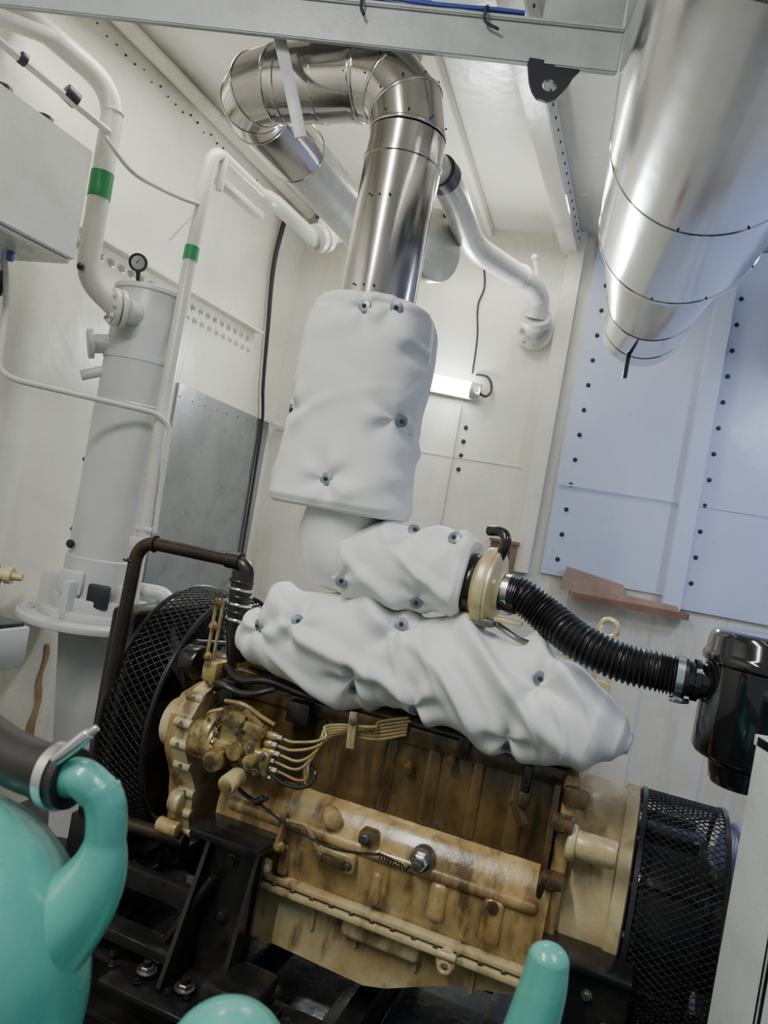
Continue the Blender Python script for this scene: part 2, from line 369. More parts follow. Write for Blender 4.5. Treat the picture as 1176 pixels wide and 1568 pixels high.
for k in range(8):
    th=k*pi/4; b.bolt((.728+.09*math.cos(th),4.555,2.86+.09*math.sin(th)),(-.1,-1,0),.010,.015,0)
b.tube([(-.20,2.72,3.0),(-.20,2.72,CH)],.05,0,16)
b.tube([(.60,4.25,3.2),(.66,4.30,3.06)],.012,0,8); b.sphere((.60,4.25,3.2),.02,0,10,8)
b.obj('white_exhaust_line',[M_white,M_dark])
b=B(); b.cyl((-.02,3.46,2.86),(.03,3.41,2.86),.165,0); b.cyl((-.10,3.55,2.86),(-.02,3.46,2.86),.10,0)
b.tube([(-.10,3.55,2.86),(-.10,3.55,CH)],.04,0,12)
b.cyl((.07,3.40,3.03),(.10,3.37,3.03),.045,1); b.cyl((.10,3.37,3.03),(.115,3.355,3.03),.02,0); b.tube([(.03,3.43,3.0),(.08,3.39,3.03)],.012,1,8)
b.obj('butterfly_valve',[M_white,M_dark])

# ------------------------------------------------------------------ insulation blankets
def blanket(path,r1,r2,folds,rivets,nseg=150,nth=110,expo=2.4,seed=0,dent=.02):
    dense=spline(path,10); n=len(path)
    dc=[0]
    for i in range(1,len(dense)): dc.append(dc[-1]+(dense[i]-dense[i-1]).length)
    def at(t):
        d=t*dc[-1]
        for i in range(1,len(dense)):
            if dc[i]>=d-1e-9:
                f=(d-dc[i-1])/max(1e-9,dc[i]-dc[i-1]); return dense[i-1].lerp(dense[i],f),(i-1+f)/10
        return dense[-1],n-1
    def rad(R,u):
        i=min(int(u),n-2); f=u-i; f=f*f*(3-2*f)*.5+f*.5; return R[i]*(1-f)+R[i+1]*f
    W=V((0,1,0)); verts=[]
    for i in range(nseg+1):
        t=i/nseg; p,u=at(t); pa,_=at(max(0,t-.02)); pb,_=at(min(1,t+.02)); T=(pb-pa).normalized(); N1=T.cross(W).normalized()
        a=rad(r1,u);c=rad(r2,u)
        for k in range(nth):
            th=2*pi*k/nth; cs,sn=math.cos(th),math.sin(th)
            rr=(abs(cs)**expo+abs(sn)**expo)**(-1/expo)
            dv=N1*cs*a*rr+W*sn*c*rr; pt=p+dv; nv=dv.normalized()
            edge=min(1,min(t,1-t)*14)
            d=folds(pt,nv,t)*(.35+.65*edge)
            for rs,rz,ww in rivets:
                if pt.y>ww: continue
                dx=pt.x-rs;dz=pt.z-rz; ds=math.hypot(dx,dz)
                if ds<.16:
                    d-=dent*math.exp(-(ds/.032)**2)
                    if ds>.008:
                        ang=math.atan2(dz,dx); d+=dent*.45*math.exp(-((ds-.045)/.04)**2)*math.sin(ang*4+seed+rs*30)
            verts.append(pt+nv*d)
    faces=[]
    for i in range(nseg):
        for k in range(nth):
            k2=(k+1)%nth; faces.append([i*nth+k,i*nth+k2,(i+1)*nth+k2,(i+1)*nth+k])
    for (i0,sgn) in ((0,-1),(nseg,1)):
        c=sum((verts[i0*nth+k] for k in range(nth)),V((0,0,0)))/nth
        base=len(verts)
        pa,_=at(0 if sgn<0 else .97); pb,_=at(.03 if sgn<0 else 1); T=(pb-pa).normalized()*sgn
        for lvl,(f,pull) in enumerate(((.93,.006),(.5,-.012),(.0,-.015))):
            if f==0: verts.append(c+T*pull); continue
            for k in range(nth): verts.append(c+(verts[i0*nth+k]-c)*f+T*pull)
        for k in range(nth):
            k2=(k+1)%nth
            faces.append([i0*nth+k,i0*nth+k2,base+k2,base+k]); faces.append([base+k,base+k2,base+nth+k2,base+nth+k]); faces.append([base+nth+k,base+nth+k2,base+2*nth])
    b=B(); b.add(verts,faces,0)
    bmesh.ops.recalc_face_normals(b.bm,faces=b.bm.faces[:])
    tree=BVHTree.FromBMesh(b.bm)
    for rs,rz,ww in rivets:
        h=tree.ray_cast(V((rs,-1.5,rz)),V((0,1,0)))
        if h[0] is None: continue
        nn=h[1] if h[1].y<0 else -h[1]; nn=(nn+V((0,-.6,0))).normalized()
        b.cyl(h[0]-nn*.002,h[0]+nn*.006,.018,1,seg=20,bev=.002); b.cyl(h[0]+nn*.005,h[0]+nn*.010,.006,2,seg=12,bev=.001)
        b.sphere(h[0]+nn*.010,.004,2,8,6)
    return b
def fold(x,p=1.6): return (.5+.5*math.cos(x+.75*math.sin(x)))**p
def nz(p,s,o=0): return noise.noise(V((p[0]*s+o,p[1]*s,p[2]*s)))
def pos(x): return max(0,min(1,x))
def crease(p,s,o): return (1-min(1,abs(nz(p,s,o))*5))
def f_ex(p,nv,t):
    d=.009*nz(p,3,3)+.004*nz(p,8,7); w=nz(p,4,11)
    d+=.012*fold((p.z*.8-p.x*.55)*36+w*5,1.8)*pos(1.8*nz(p,5,20)+.3)
    d+=.008*fold((p.x*.9+p.z*.35)*46+w*4,2)*pos(1.8*nz(p,4,30)+.15)
    d-=.003*crease(p,6,71)*pos(.5+2*nz(p,4,80))
    return d
rv=[(.01,1.85,.05),(.075,1.83,.05),(-.14,1.66,.05),(.075,1.67,.05),(-.12,2.13,.05),(.05,2.05,.05),(-.31,1.84,.05),(-.04,2.14,.05)]
b=blanket([(-.155,.05,1.585),(-.155,.05,1.605),(-.155,.05,1.68),(-.155,.05,1.80),(-.153,.05,1.95),(-.15,.05,2.06),(-.148,.05,2.12),(-.15,.05,2.155),(-.15,.05,2.17)],
   [.192,.198,.190,.184,.182,.180,.174,.162,.145],[.16,.17,.165,.16,.16,.16,.155,.15,.14],f_ex,rv,nseg=200,nth=160,expo=2.8,seed=1,dent=.015)
b.obj('exhaust_insulation_blanket',[M_fab,M_washer,M_dark],ENG,sharp=3.2)
def f_nk(p,nv,t):
    d=.007*nz(p,4,3)+.004*nz(p,10,7)
    return d+.020*fold((p.z*.8+p.x*.9)*38+nz(p,4,5)*4)*pos(.55+1.5*nz(p,5,9))-.006
b=blanket([(-.13,.05,1.66),(-.13,.05,1.59),(-.135,.05,1.53),(-.115,.05,1.475),(-.06,.05,1.45),(0,.05,1.45),(.05,.05,1.455)],
   [.105,.115,.117,.117,.112,.105,.10],[.11,.12,.125,.125,.12,.11,.10],f_nk,[],expo=2.1,seed=2)
b.obj('exhaust_elbow_blanket',[M_fab,M_washer,M_dark],ENG,sharp=3.2)
def f_tb(p,nv,t):
    d=.007*nz(p,4,13)+.003*nz(p,10,17)
    d+=.026*fold((p.z*.80+p.x*.70)*44+nz(p,4,15)*4,1.4)*pos(.5+1.4*nz(p,4,19))-.007
    return d-.004*crease(p,7,91)
rv=[(-.06,1.40,.1),(.15,1.385,.1),(.10,1.565,.1),(.22,1.565,.1)]
b=blanket([(-.10,.03,1.435),(-.07,.03,1.44),(0,.03,1.455),(.08,.03,1.465),(.18,.03,1.47),(.245,.03,1.468),(.26,.03,1.467)],
   [.085,.105,.118,.122,.118,.115,.105],[.09,.12,.13,.13,.125,.12,.11],f_tb,rv,nseg=180,nth=140,expo=2.3,seed=3,dent=.012)
b.obj('turbo_insulation_blanket',[M_fab,M_washer,M_dark],ENG,sharp=3.2)
def f_mf(p,nv,t):
    d=.008*nz(p,3,43)+.003*nz(p,9,27); w=nz(p,2.6,45)
    am=pos(.65+1.3*nz(p,3.2,49)); front=1 if nv.y<.2 else .4
    d+=front*.040*am*fold((p.z*.80+p.x*.60)*52+w*6,1.15)
    d+=front*.009*fold((p.z*.5+p.x*.85)*85+nz(p,4,61)*5,2)*pos(.2+1.4*nz(p,5,63))
    return d-.018
rv=[(-.28,1.23,.1),(-.16,1.27,.1),(.12,1.32,.1),(.49,1.27,.1),(.20,1.12,.1),(.44,1.09,.1),(.02,1.13,.1)]
sil=[(-.375,1.175,.02),(-.368,1.175,.055),(-.32,1.18,.095),(-.24,1.20,.135),(-.11,1.21,.16),(.06,1.22,.155),(.20,1.22,.145),(.31,1.21,.15),(.44,1.19,.16),(.55,1.18,.145),(.63,1.165,.110),(.69,1.155,.068),(.715,1.15,.03)]
b=blanket([(s,.03,z) for s,z,r in sil],[r for s,z,r in sil],[min(.15,r*1.15+.01) for s,z,r in sil],f_mf,rv,nseg=340,nth=180,expo=2.2,seed=4,dent=.022)
b.obj('manifold_insulation_blanket',[M_fab,M_washer,M_dark],ENG,sharp=3.2)

# ------------------------------------------------------------------ diesel engine
b=B()
Y,YP,BR,BS,LN,BK,BT,RU,CL=0,1,2,3,4,5,6,7,8
mats=[M_yel,M_yell,M_brown,M_brass,M_line,M_blk,M_bolt,M_rub,M_clamp]
b.bb((-.40,.03,.76),(.60,.54,1.07),BR,bev=.02,seg=3)
b.bb((-.38,.08,1.07),(.58,.50,1.20),Y,bev=.012)
for i in range(3): b.bb((-.36+.32*i,.16,1.20),(-.06+.32*i,.44,1.27),Y,bev=.02,seg=3)
for s,w in ((-.05,.05),(.13,.04),(.25,.05),(.37,.04),(.48,.05)):
    b.bb((s-w/2,.020,.80),(s+w/2,.07,1.05),BR,bev=.018,seg=3)
b.bb((-.38,.015,1.0),(.60,.06,1.05),BR,bev=.012)
b.prism([(-.33,-.012,.56),(-.33,-.03,.60),(-.33,-.036,.66),(-.33,-.034,.71),(-.33,-.022,.75),(-.33,.0,.785),(-.33,.03,.80),(-.33,.10,.81),(-.33,.54,.81),(-.33,.54,.56)],(.93,0,0),Y)
b.bb((-.30,-.046,.700),(.58,.0,.735),Y,bev=.016,seg=4)
b.bb((-.18,-.045,.553),(.62,.02,.568),YP,bev=.004)
b.bb((-.22,-.052,.530),(.62,.02,.546),YP,bev=.004)
for i in range(14): b.bolt((-.17+.058*i,-.040,.549),(0,-1,0),.0065,.008,BT,False)
b.box((.335,-.03,.655),(.05,.04,.10),Y,bev=.019,seg=4); b.box((.475,-.03,.655),(.055,.04,.12),Y,bev=.019,seg=4)
b.cyl((.475,-.046,.695),(.475,-.056,.695),.015,BR); b.box((.415,-.02,.64),(.03,.03,.13),Y,bev=.014,seg=3)
b.box((-.10,-.03,.62),(.03,.03,.09),Y,bev=.014,seg=3); b.box((.17,-.03,.63),(.03,.03,.09),Y,bev=.014,seg=3)
pf=[(-.25,.535),(-.235,.39),(-.20,.365),(.17,.350),(.23,.365),(.40,.44),(.60,.485),(.60,.535)]
b.prism([(s,.01,z) for s,z in pf],(0,.50,0),YP)
for s in (.0,.13,.3,.45): b.bb((s-.006,.0,.44),(s+.006,.03,.53),YP,bev=.004)
b.box((.20,-.008,.495),(.22,.03,.05),YP,bev=.015,seg=3)
b.cyl((.385,-.06,.545),(.385,-.01,.545),.016,YP); b.cyl((.36,-.055,.545),(.41,-.055,.545),.010,YP); b.ring((.385,-.055,.515),(0,1,0),.014,.006,YP,20)
b.box((.385,-.045,.53),(.05,.02,.035),YP,bev=.006)
b.box((.055,-.05,.678),(.11,.03,.05),Y,bev=.010,seg=3); b.box((.055,-.067,.676),(.07,.015,.028),BR,bev=.006)
for ds in (-.04,.04): b.bolt((.055+ds,-.065,.678),(0,-1,0),.008,.01,BT)
b.cyl((.0,-.01,.77),(.03,-.05,.77),.025,Y,bev=.008)
b.box((.13,-.04,.758),(.045,.05,.035),BR,bev=.008); b.bolt((.13,-.065,.762),(0,-1,0),.011,.012,BT)
b.cyl((.28,-.02,.75),(.28,-.055,.75),.030,BT,bev=.004,seg=24); b.rev([(0,.022),(.02,.022),(.024,.018),(.024,0)],(.28,-.055,.75),(0,-1,0),CL,6); b.cyl((.28,-.079,.75),(.28,-.10,.75),.013,BT)
co=[]
for i in range(90):
    t=i/89; co.append((.175+.065*t,-.075+.007*math.sin(t*2*pi*8),.735-.008*t+.007*math.cos(t*2*pi*8)))
b.tube(co,.0022,BK,6); b.tube(spline([co[-1],(.25,-.08,.725),(.262,-.085,.74)],6),.0025,BK,6)
b.tube(spline([(-.30,-.10,.84),(-.24,-.09,.79),(-.18,-.08,.765),(-.08,-.085,.735),(.05,-.085,.718),(.12,-.078,.725),(.175,-.075,.738)],8),.0035,BK,8)
b.tube(spline([(-.30,-.08,.87),(-.26,-.09,.80),(-.19,-.09,.77),(-.15,-.09,.79)],8),.004,BK,8)
b.cyl((-.165,-.085,.785),(-.19,-.09,.765),.010,RU,seg=12)
b.tube(fillet([(-.13,-.06,.74),(-.10,-.07,.74),(-.115,-.07,.66),(-.15,-.065,.64),(-.14,-.06,.60)],.02,5),.006,LN,10)
for z in (.745,.665): b.bolt((-.105,-.065,z),(0,-1,0),.011,.014,BS)
b.cyl((-.13,-.065,.62),(-.13,-.065,.58),.012,YP); b.sphere((-.13,-.07,.60),.016,YP,12,8)
b.tube(fillet([(-.10,-.07,.74),(-.04,-.065,.745),(-.02,-.06,.72),(0,-.06,.69)],.02,5),.006,LN,10)
# timing housing
b.prism([(-.42,.0,.56),(-.42,-.02,.62),(-.42,-.02,.72),(-.42,-.06,.78),(-.42,-.10,.84),(-.42,-.10,.94),(-.42,-.05,1.0),(-.42,.05,1.03),(-.42,.5,1.03),(-.42,.56,.9),(-.42,.56,.56)],(-.045,0,0),YP)
b.prism([(-.465,-.0,.60),(-.465,-.03,.74),(-.465,-.08,.83),(-.465,-.08,.93),(-.465,-.04,.98),(-.465,.05,1.0),(-.465,.5,1.0),(-.465,.52,.6)],(-.04,0,0),Y)
b.cyl((-.50,-.0,.88),(-.545,-.0,.88),.075,YP,bev=.015); b.cyl((-.545,-.0,.88),(-.56,-.0,.88),.04,BS,bev=.008)
for a,z in ((-.10,.86),(-.10,.92),(-.06,.985),(-.065,.79),(-.02,.70),(-.02,.64),(0,.58)):
    b.bolt((-.443,a-.002,z),(0,-1,0),.009,.012,BT); b.cyl((-.47,a,z),(-.415,a,z),.014,YP,bev=.003,seg=16)
b.cyl((-.48,-.03,.67),(-.44,-.03,.67),.035,YP,bev=.01); b.cyl((-.50,-.05,.60),(-.43,-.05,.60),.022,Y,bev=.006)
b.cyl((-.46,.18,1.02),(-.46,.18,1.13),.05,Y); b.cyl((-.50,.10,1.05),(-.44,.10,1.05),.04,BR)
b.box((-.43,.0,1.06),(.05,.08,.06),BS,bev=.01)
b.cyl((-.51,.28,.72),(-.57,.28,.72),.11,BK,bev=.01); b.cyl((-.51,.30,.98),(-.57,.30,.98),.09,BK,bev=.01); b.cyl((-.51,.05,1.05),(-.565,.05,1.05),.055,BK,bev=.008)
b.tube([( -.545,.39,.72),(-.545,.385,.98),(-.545,.3,1.075),(-.545,.05,1.11),(-.545,.0,1.04),(-.545,.17,.72),(-.545,.28,.61),(-.545,.39,.72)],.010,RU,8)
for k in range(8):
    th=2*pi*k/8; c=V((-.66,.34,.82)); d=V((0,math.cos(th),math.sin(th))); e=V((.04,-math.sin(th)*.07,math.cos(th)*.07))
    b.prism([c+d*.08-e*.5,c+d*.36-e,c+d*.36+e,c+d*.08+e*.5],(.005,0,0),BK)
b.cyl((-.57,.34,.82),(-.69,.34,.82),.07,BK)
b.tube(spline([(-.40,.0,1.08),(-.33,-.03,1.06),(-.25,-.02,1.075),(-.15,.0,1.06),(-.02,.0,1.055)],8),.012,RU,10)
b.tube(spline([(-.40,-.04,1.02),(-.36,-.09,1.05),(-.28,-.08,1.04),(-.22,-.03,1.06)],8),.010,RU,10)
b.box((-.36,-.02,1.01),(.05,.05,.09),BK,bev=.008); b.box((-.14,.0,1.01),(.07,.05,.06),BK,bev=.008)
b.box((.33,-.0,1.045),(.03,.04,.05),BK,bev=.006)
# injection pump assembly
b.cyl((-.415,-.07,.885),(-.335,-.07,.885),.055,BS,bev=.008); b.bb((-.345,-.115,.845),(-.16,-.03,.915),BS,bev=.012,seg=3)
b.bb((-.33,-.10,.90),(-.20,-.02,.955),BS,bev=.012,seg=3); b.bb((-.335,-.12,.95),(-.245,-.01,.995),BS,bev=.008); b.cyl((-.29,-.065,.995),(-.29,-.065,1.015),.02,BS)
b.cyl((-.30,-.115,.865),(-.30,-.165,.865),.028,BS,bev=.006); b.cyl((-.235,-.115,.835),(-.235,-.18,.825),.026,YP,bev=.006); b.cyl((-.235,-.18,.825),(-.235,-.187,.824),.018,BS)
b.cyl((-.345,-.06,.90),(-.38,-.06,.90),.066,BS,bev=.008); b.cyl((-.25,-.12,.90),(-.25,-.145,.90),.022,BS); b.cyl((-.20,-.12,.89),(-.20,-.15,.89),.017,BS)
for i in range(10):
    th=2*pi*i/10; b.bolt((-.337,-.06+.056*math.cos(th),.90+.056*math.sin(th)),(1,0,0),.006,.008,BT)
for s,z in ((-.325,.972),(-.255,.972),(-.325,.925),(-.215,.925),(-.34,.855),(-.175,.905),(-.265,.945)): b.bolt((s,-.118,z),(0,-1,0),.007,.010,BT)
for i in range(6): b.bolt((-.335+.03*i,-.12+random.uniform(-.004,.0),.85+.07*random.random()),(0,-1,0),.007,.012,random.choice((BS,BT)))
b.box((-.215,-.10,.965),(.06,.05,.03),BS,bev=.006,rot=(0,12,0)); b.tube(spline([(-.33,-.09,1.01),(-.26,-.11,1.02),(-.21,-.1,1.0),(-.17,-.09,.985)],6),.006,LN,8)
b.tube(spline([(-.37,-.10,.95),(-.35,-.13,.98),(-.31,-.13,1.0)],6),.005,LN,8); b.box((-.225,-.11,.99),(.07,.012,.02),BS,bev=.004,rot=(0,30,0))
for i in range(6):
    s0=-.165+.012*(i%2); z0=.845+.022*i
    b.cyl((-.19,-.09,z0),(s0,-.09,z0),.011,BS,seg=14); b.rev([(0,.0105),(.014,.0105),(.016,.008),(.016,0)],(s0,-.09,z0),(1,0,0),BT,6)
    zz=1.005+.009*i
    P=[(s0+.016,-.09,z0),(s0+.05+.012*(5-i),-.095,z0+.002),(-.06+.008*i,-.09,z0+.03+.004*(6-i)),(-.03,-.075,zz-.035),(.0+.02*i,-.055,zz-.006),(.10,-.035,zz+.002),(.17,.0,zz+.025)]
    b.tube(spline(P,8),.0042,LN,8)
b.box((.045,-.075,1.025),(.022,.012,.095),YP,rot=(0,-4,0),bev=.003); b.bolt((.045,-.081,1.05),(0,-1,0),.007,.008,BT)
b.tube(spline([(-.17,-.09,.86),(-.10,-.1,.845),(-.04,-.1,.86),(-.03,-.09,.89),(-.06,-.08,.91)],8),.006,BK,8)
for s,z in ((.30,1.0),(.19,.95)): b.cyl((s,.02,z),(s,-.005,z-.01),.013,BR)
b.cyl((.50,-.03,1.05),(.50,-.03,.985),.012,BK); b.cyl((.50,-.03,.985),(.50,-.03,.95),.017,BR); b.cyl((.48,-.01,.95),(.51,-.01,.90),.018,BR)
# flywheel housing
b.rev([(0,0),(0,.20),(.0,.245),(.012,.262),(.03,.27),(.13,.27),(.135,.28),(.165,.28),(.17,.27),(.17,0)],(.605,.28,.70),(1,0,0),YP,72)
b.bb((.585,-.01,.55),(.625,.5,1.05),Y,bev=.012,seg=3)
b.cyl((.63,-.02,.895),(.735,-.02,.895),.033,YP,bev=.010); b.cyl((.615,-.02,.895),(.64,-.02,.895),.043,YP,bev=.01)
for z in (.94,.80): b.box((.60,-.035,z),(.055,.05,.03),BR,bev=.006); b.bolt((.60,-.06,z),(0,-1,0),.012,.014,BR)
b.box((.575,.0,.87),(.018,.05,.30),BR,bev=.006); b.box((.62,-.01,1.0),(.06,.04,.05),BR,bev=.01)
for k in range(14):
    th=2*pi*k/14; b.bolt((.60+.17,.28+.255*math.cos(th),.70+.255*math.sin(th)),(1,0,0),.01,.012,BT)
b.tube([(-.40,.0,1.36),(-.395,.0,1.30),(-.385,.0,1.20),(-.38,.02,1.10)],[.03,.033,.033,.03],BK,16)
for k in range(6): b.ring((-.397+.002*k,.0,1.33-.022*k),(0.05,0,1),.033,.005,CL if k%2 else RU,20)
for dx in (0,.022): b.tube(fillet([(-.455+dx,-.02,1.27),(-.455+dx,-.02,1.05),(-.43+dx,-.02,1.0)],.02,4),.005,LN,8)
for z in (1.26,1.19,1.10): b.bolt((-.445,-.03,z),(0,-1,0),.009,.014,BS)
b.obj('diesel_engine',mats,ENG)

# ------------------------------------------------------------------ turbo compressor ring + hose + air filter
b=B()
b.rev([(0,.0),(0,.055),(.02,.085),(.03,.098),(.035,.102),(.065,.102),(.07,.094),(.075,.06),(.085,.052),(.085,0)],(.27,.02,1.455),(1,-.05,-.04),0,48)
b.rev([(-.006,.104),(.012,.107),(.02,.104)],(.307,.018,1.4535),(1,-.05,-.04),0,48)
b.tube(spline([(.33,.0,1.53),(.345,-.01,1.575),(.33,0,1.60),(.29,.02,1.60)],6),.014,1,12)
b.cyl((.26,.02,1.456),(.285,.02,1.455),.080,1); b.box((.33,-.03,1.37),(.05,.04,.02),2)
for k in range(6):
    th=k*pi/3; b.bolt((.26+.005,.02+.06*math.cos(th),1.455+.06*math.sin(th)),(-1,0,0),.008,.008,2)
b.rev([(0,.050),(.05,.050)],(.345,.014,1.45),(1,-.05,-.06),1,32)
b.box((.39,-.04,1.385),(.07,.03,.012),0,bev=.003); b.tube(fillet([(.355,-.01,1.37),(.42,-.03,1.345),(.48,.02,1.33)],.02),.008,2,10)
b.obj('turbocharger',[M_ring,M_blk,M_bolt],ENG)
b=B()
h0=E2W(.36,.01,1.452); h1=E2W(.40,.005,1.450)
P=[h0,h1,V((.445,1.84,1.415)),V((.515,1.77,1.375)),V((.60,1.715,1.352)),V((.68,1.675,1.350)),V((.735,1.655,1.35))]
sp=spline(P,60); n=len(sp)
def hr(t):
    if t<.06 or t>.95: return .044
    return .0425+.0045*math.sin(t*2*pi*46)
b.tube(sp,hr,0,24)
for q,d in ((sp[14],sp[16]-sp[14]),(sp[int(n*.955)],sp[-1]-sp[-3])):
    b.rev([(-.008,.045),(-.008,.048),(.008,.048),(.008,.045)],q,d,1,32)
    b.box(q+V((.0,-.012,-.050)),(.03,.014,.014),1,bev=.003); b.cyl(q+V((-.02,-.012,-.050)),q+V((.025,-.012,-.050)),.006,1,seg=10)
b.obj('corrugated_air_hose',[M_rub,M_clamp])
b=B()
c=V((.890,1.62,0))
b.rev([(1.195,0),(1.195,.085),(1.20,.118),(1.21,.125),(1.40,.125),(1.405,.132),(1.415,.134),(1.425,.130),(1.43,.127),(1.46,.125),(1.472,.117),(1.477,.10),(1.48,.0)],c,(0,0,1),0,64)
b.rev([(1.14,0),(1.14,.055),(1.15,.062),(1.185,.068),(1.195,.08),(1.20,.08)],c+V((-.02,0,0)),(0,0,1),0,48)
b.cyl((.72,1.66,1.35),(.79,1.64,1.35),.040,0); b.rev([(0,.047),(.012,.047),(.014,.042)],(.748,1.652,1.35),(1,-.3,0),0,32)
b.box((.80,1.555,1.35),(.03,.012,.06),1,bev=.002,rot=(0,0,-40)); b.tube([(.785,1.56,1.40),(.785,1.56,1.30)],.004,1,8)
b.bb((.86,1.30,1.17),(1.0,1.6,1.19),2); b.bb((.88,1.27,1.0),(.98,1.32,1.19),2)
b.obj('air_filter',[M_gloss,M_clamp,M_beam])
b=B(); b.bb((.735,1.19,0),(.745,1.33,1.32),0,bev=.002); b.bb((.735,1.19,0),(.93,1.20,1.32),0,bev=.002); b.bb((.735,1.20,1.30),(1.0,1.34,1.32),0,bev=.002)
b.bb((.72,1.15,0),(.98,1.36,.015),0)
for z in (1.25,1.10): b.bolt((.79,1.19,z),(0,-1,0),.011,.012,1)
b.obj('steel_column',[M_beam,M_bolt])
b=B(); b.rev([(.009*math.cos(a)*.8,.024+.007*math.sin(a)) for a in [2*pi*k/10 for k in range(10)]],(.62,.22,1.395),(.3,1,0),0,24,closed=True); b.bb((.595,.21,1.2),(.607,.235,1.40),0); b.bb((.635,.21,1.2),(.647,.235,1.40),0); b.bb((.59,.20,1.19),(.65,.245,1.25),0); b.obj('lifting_eye',[M_ring],ENG)

# ------------------------------------------------------------------ mesh guards
def wire(o,th):
    m=o.modifiers.new('wire','WIREFRAME'); m.thickness=th; m.use_even_offset=False; m.use_boundary=True
def lattice_cyl(name,c,R,s0,s1,nth,ns,parent,th=.0035):
    vs={};V_=[];fs=[]
    for i in range(nth):
        for j in range(ns+1):
            if (i+j)%2==0:
                a=2*pi*i/nth; vs[(i,j)]=len(V_); V_.append((s0+(s1-s0)*j/ns,c[0]+R*math.cos(a),c[1]+R*math.sin(a)))
    for i in range(nth):
        for j in range(1,ns):
            if (i+j)%2==1: fs.append([vs[((i-1)%nth,j)],vs[(i,j-1)],vs[((i+1)%nth,j)],vs[(i,j+1)]])
    b=B(); b.add(V_,fs,0); o=b.obj(name,[M_mesh],parent=parent); wire(o,th); return o
def lattice_disc(name,c,R1,s,step,parent,th=.0035):
    n=int(R1/step)+1; vs={};V_=[];fs=[]
    def idx(i,j):
        if (i,j) not in vs: vs[(i,j)]=len(V_); V_.append((s,c[0]+i*step,c[1]+j*step*.62))
        return vs[(i,j)]
    for i in range(-n,n+1):
        for j in range(-2*n,2*n+1):
            if (i+j)%2==1 and math.hypot(i*step,j*step*.62)<=R1: fs.append([idx(i-1,j),idx(i,j-1),idx(i+1,j),idx(i,j+1)])
    b=B(); b.add(V_,fs,0); o=b.obj(name,[M_mesh],parent=parent); wire(o,th); return o
g=empty('generator_mesh_guard',ENG); gc=(.28,.68)
lattice_cyl('mesh_band',gc,.292,.785,.985,200,16,g,.0042)
b=B()
for s in (.785,.985): b.rev([(-.006,.288),(-.006,.298),(.006,.298),(.006,.288)],(s,gc[0],gc[1]),(1,0,0),0,72,closed=True)
b.obj('rims',[M_mesh],parent=g)
b=B(); b.rev([(0,0),(0,.2),(.02,.22),(.17,.22),(.18,.16),(.26,.16)],(.78,.28,.68),(1,0,0),0,48); b.rev([(0,.1),(.0,.25),(.02,.27),(.6,.27),(.62,.2),(.62,0)],(1.0,.28,.68),(1,0,0),1,56)
for k in range(10):
    th=2*pi*k/10; b.box((.86,.28+.23*math.cos(th),.68+.23*math.sin(th)),(.14,.02,.03),0,rot=(math.degrees(th),0,0))
b.bb((1.05,.1,.27),(1.5,.46,.45),0)
b.obj('generator',[M_blk,M_gen],ENG)
g=empty('fan_mesh_guard',ENG); fc=(.36,.82); FR=.405
lattice_cyl('mesh_band',fc,FR,-.77,-.60,190,10,g,.0055)
lattice_disc('mesh_face',fc,FR-.01,-.77,.018,g,.005)
b=B()
for s in (-.77,-.60): b.ring((s,fc[0],fc[1]),(1,0,0),FR,.008,0,80)
b.rev([(-.02,.14),(-.02,.16),(.02,.16),(.02,.14)],(-.77,fc[0],fc[1]),(1,0,0),0,48,closed=True)
b.bb((-.70,.30,.27),(-.66,.42,.42),0); b.obj('rims',[M_mesh],parent=g)
b=B(); b.bb((-.90,.08,.45),(-.80,.66,1.15),0,bev=.02)
for i in range(36): b.bb((-.80,.10,.47+.019*i),(-.795,.64,.474+.019*i),1,bev=0)
b.bb((-.93,.1,.27),(-.78,.64,.45),1); b.obj('radiator',[M_blk,M_mesh],ENG)
b=B()
b.tube(fillet([(-.38,.0,1.30),(-.385,.0,1.375),(-.44,-.0,1.385),(-.76,-.02,1.385),(-.78,-.02,.60),(-.70,-.03,.55),(-.42,-.02,.56)],.07,8),.021,0,18)
b.tube([(-.41,.0,1.385),(-.455,0,1.385)],.026,1,18); b.ring((-.775,-.02,1.32),(0,0,1),.023,.004,0); b.ring((-.70,-.02,1.385),(1,0,0),.023,.004,0)
b.obj('black_coolant_pipe',[M_pipeb,M_rub],ENG)

# ------------------------------------------------------------------ skid frame
b=B()
for w in (-.12,.66):
    b.bb((-1.0,w-.06,.10),(1.55,w+.06,.115),0,bev=.003); b.bb((-1.0,w-.06,.255),(1.55,w+.06,.27),0,bev=.003); b.bb((-1.0,w-.008,.115),(1.55,w+.008,.255),0,bev=.002)
for s in (-.98,-.75,-.45,-.2,.15,.5,.9,1.3): b.bb((s-.03,-.12,.13),(s+.03,.66,.25),0)
for s in (-.9,.1,1.2): b.bb((s-.08,-.18,0),(s+.08,.72,.10),0)
b.prism([(-.32,-.10,.27),(-.13,-.10,.27),(-.13,-.10,.68),(-.31,-.10,.67)],(0,.015,0),0)
b.bb((-.33,-.16,.66),(-.12,.02,.68),0,bev=.003)
b.prism([(-.30,-.10,.66),(-.30,-.10,.30),(-.30,-.24,.30)],(.012,0,0),0); b.prism([(-.15,-.10,.66),(-.15,-.10,.30),(-.15,-.2,.30)],(.012,0,0),0)
b.bb((-.55,-.13,.44),(-.30,-.10,.50),0,bev=.003); b.bb((-.80,-.20,.33),(-.30,-.13,.36),0,bev=.003); b.bb((-.45,-.28,.27),(.0,-.10,.285),0)
b.tube([(-.38,-.16,.29),(-.25,-.13,.56)],.012,0,8)
b.bb((-.18,-.25,.285),(-.02,-.10,.37),0,bev=.02)
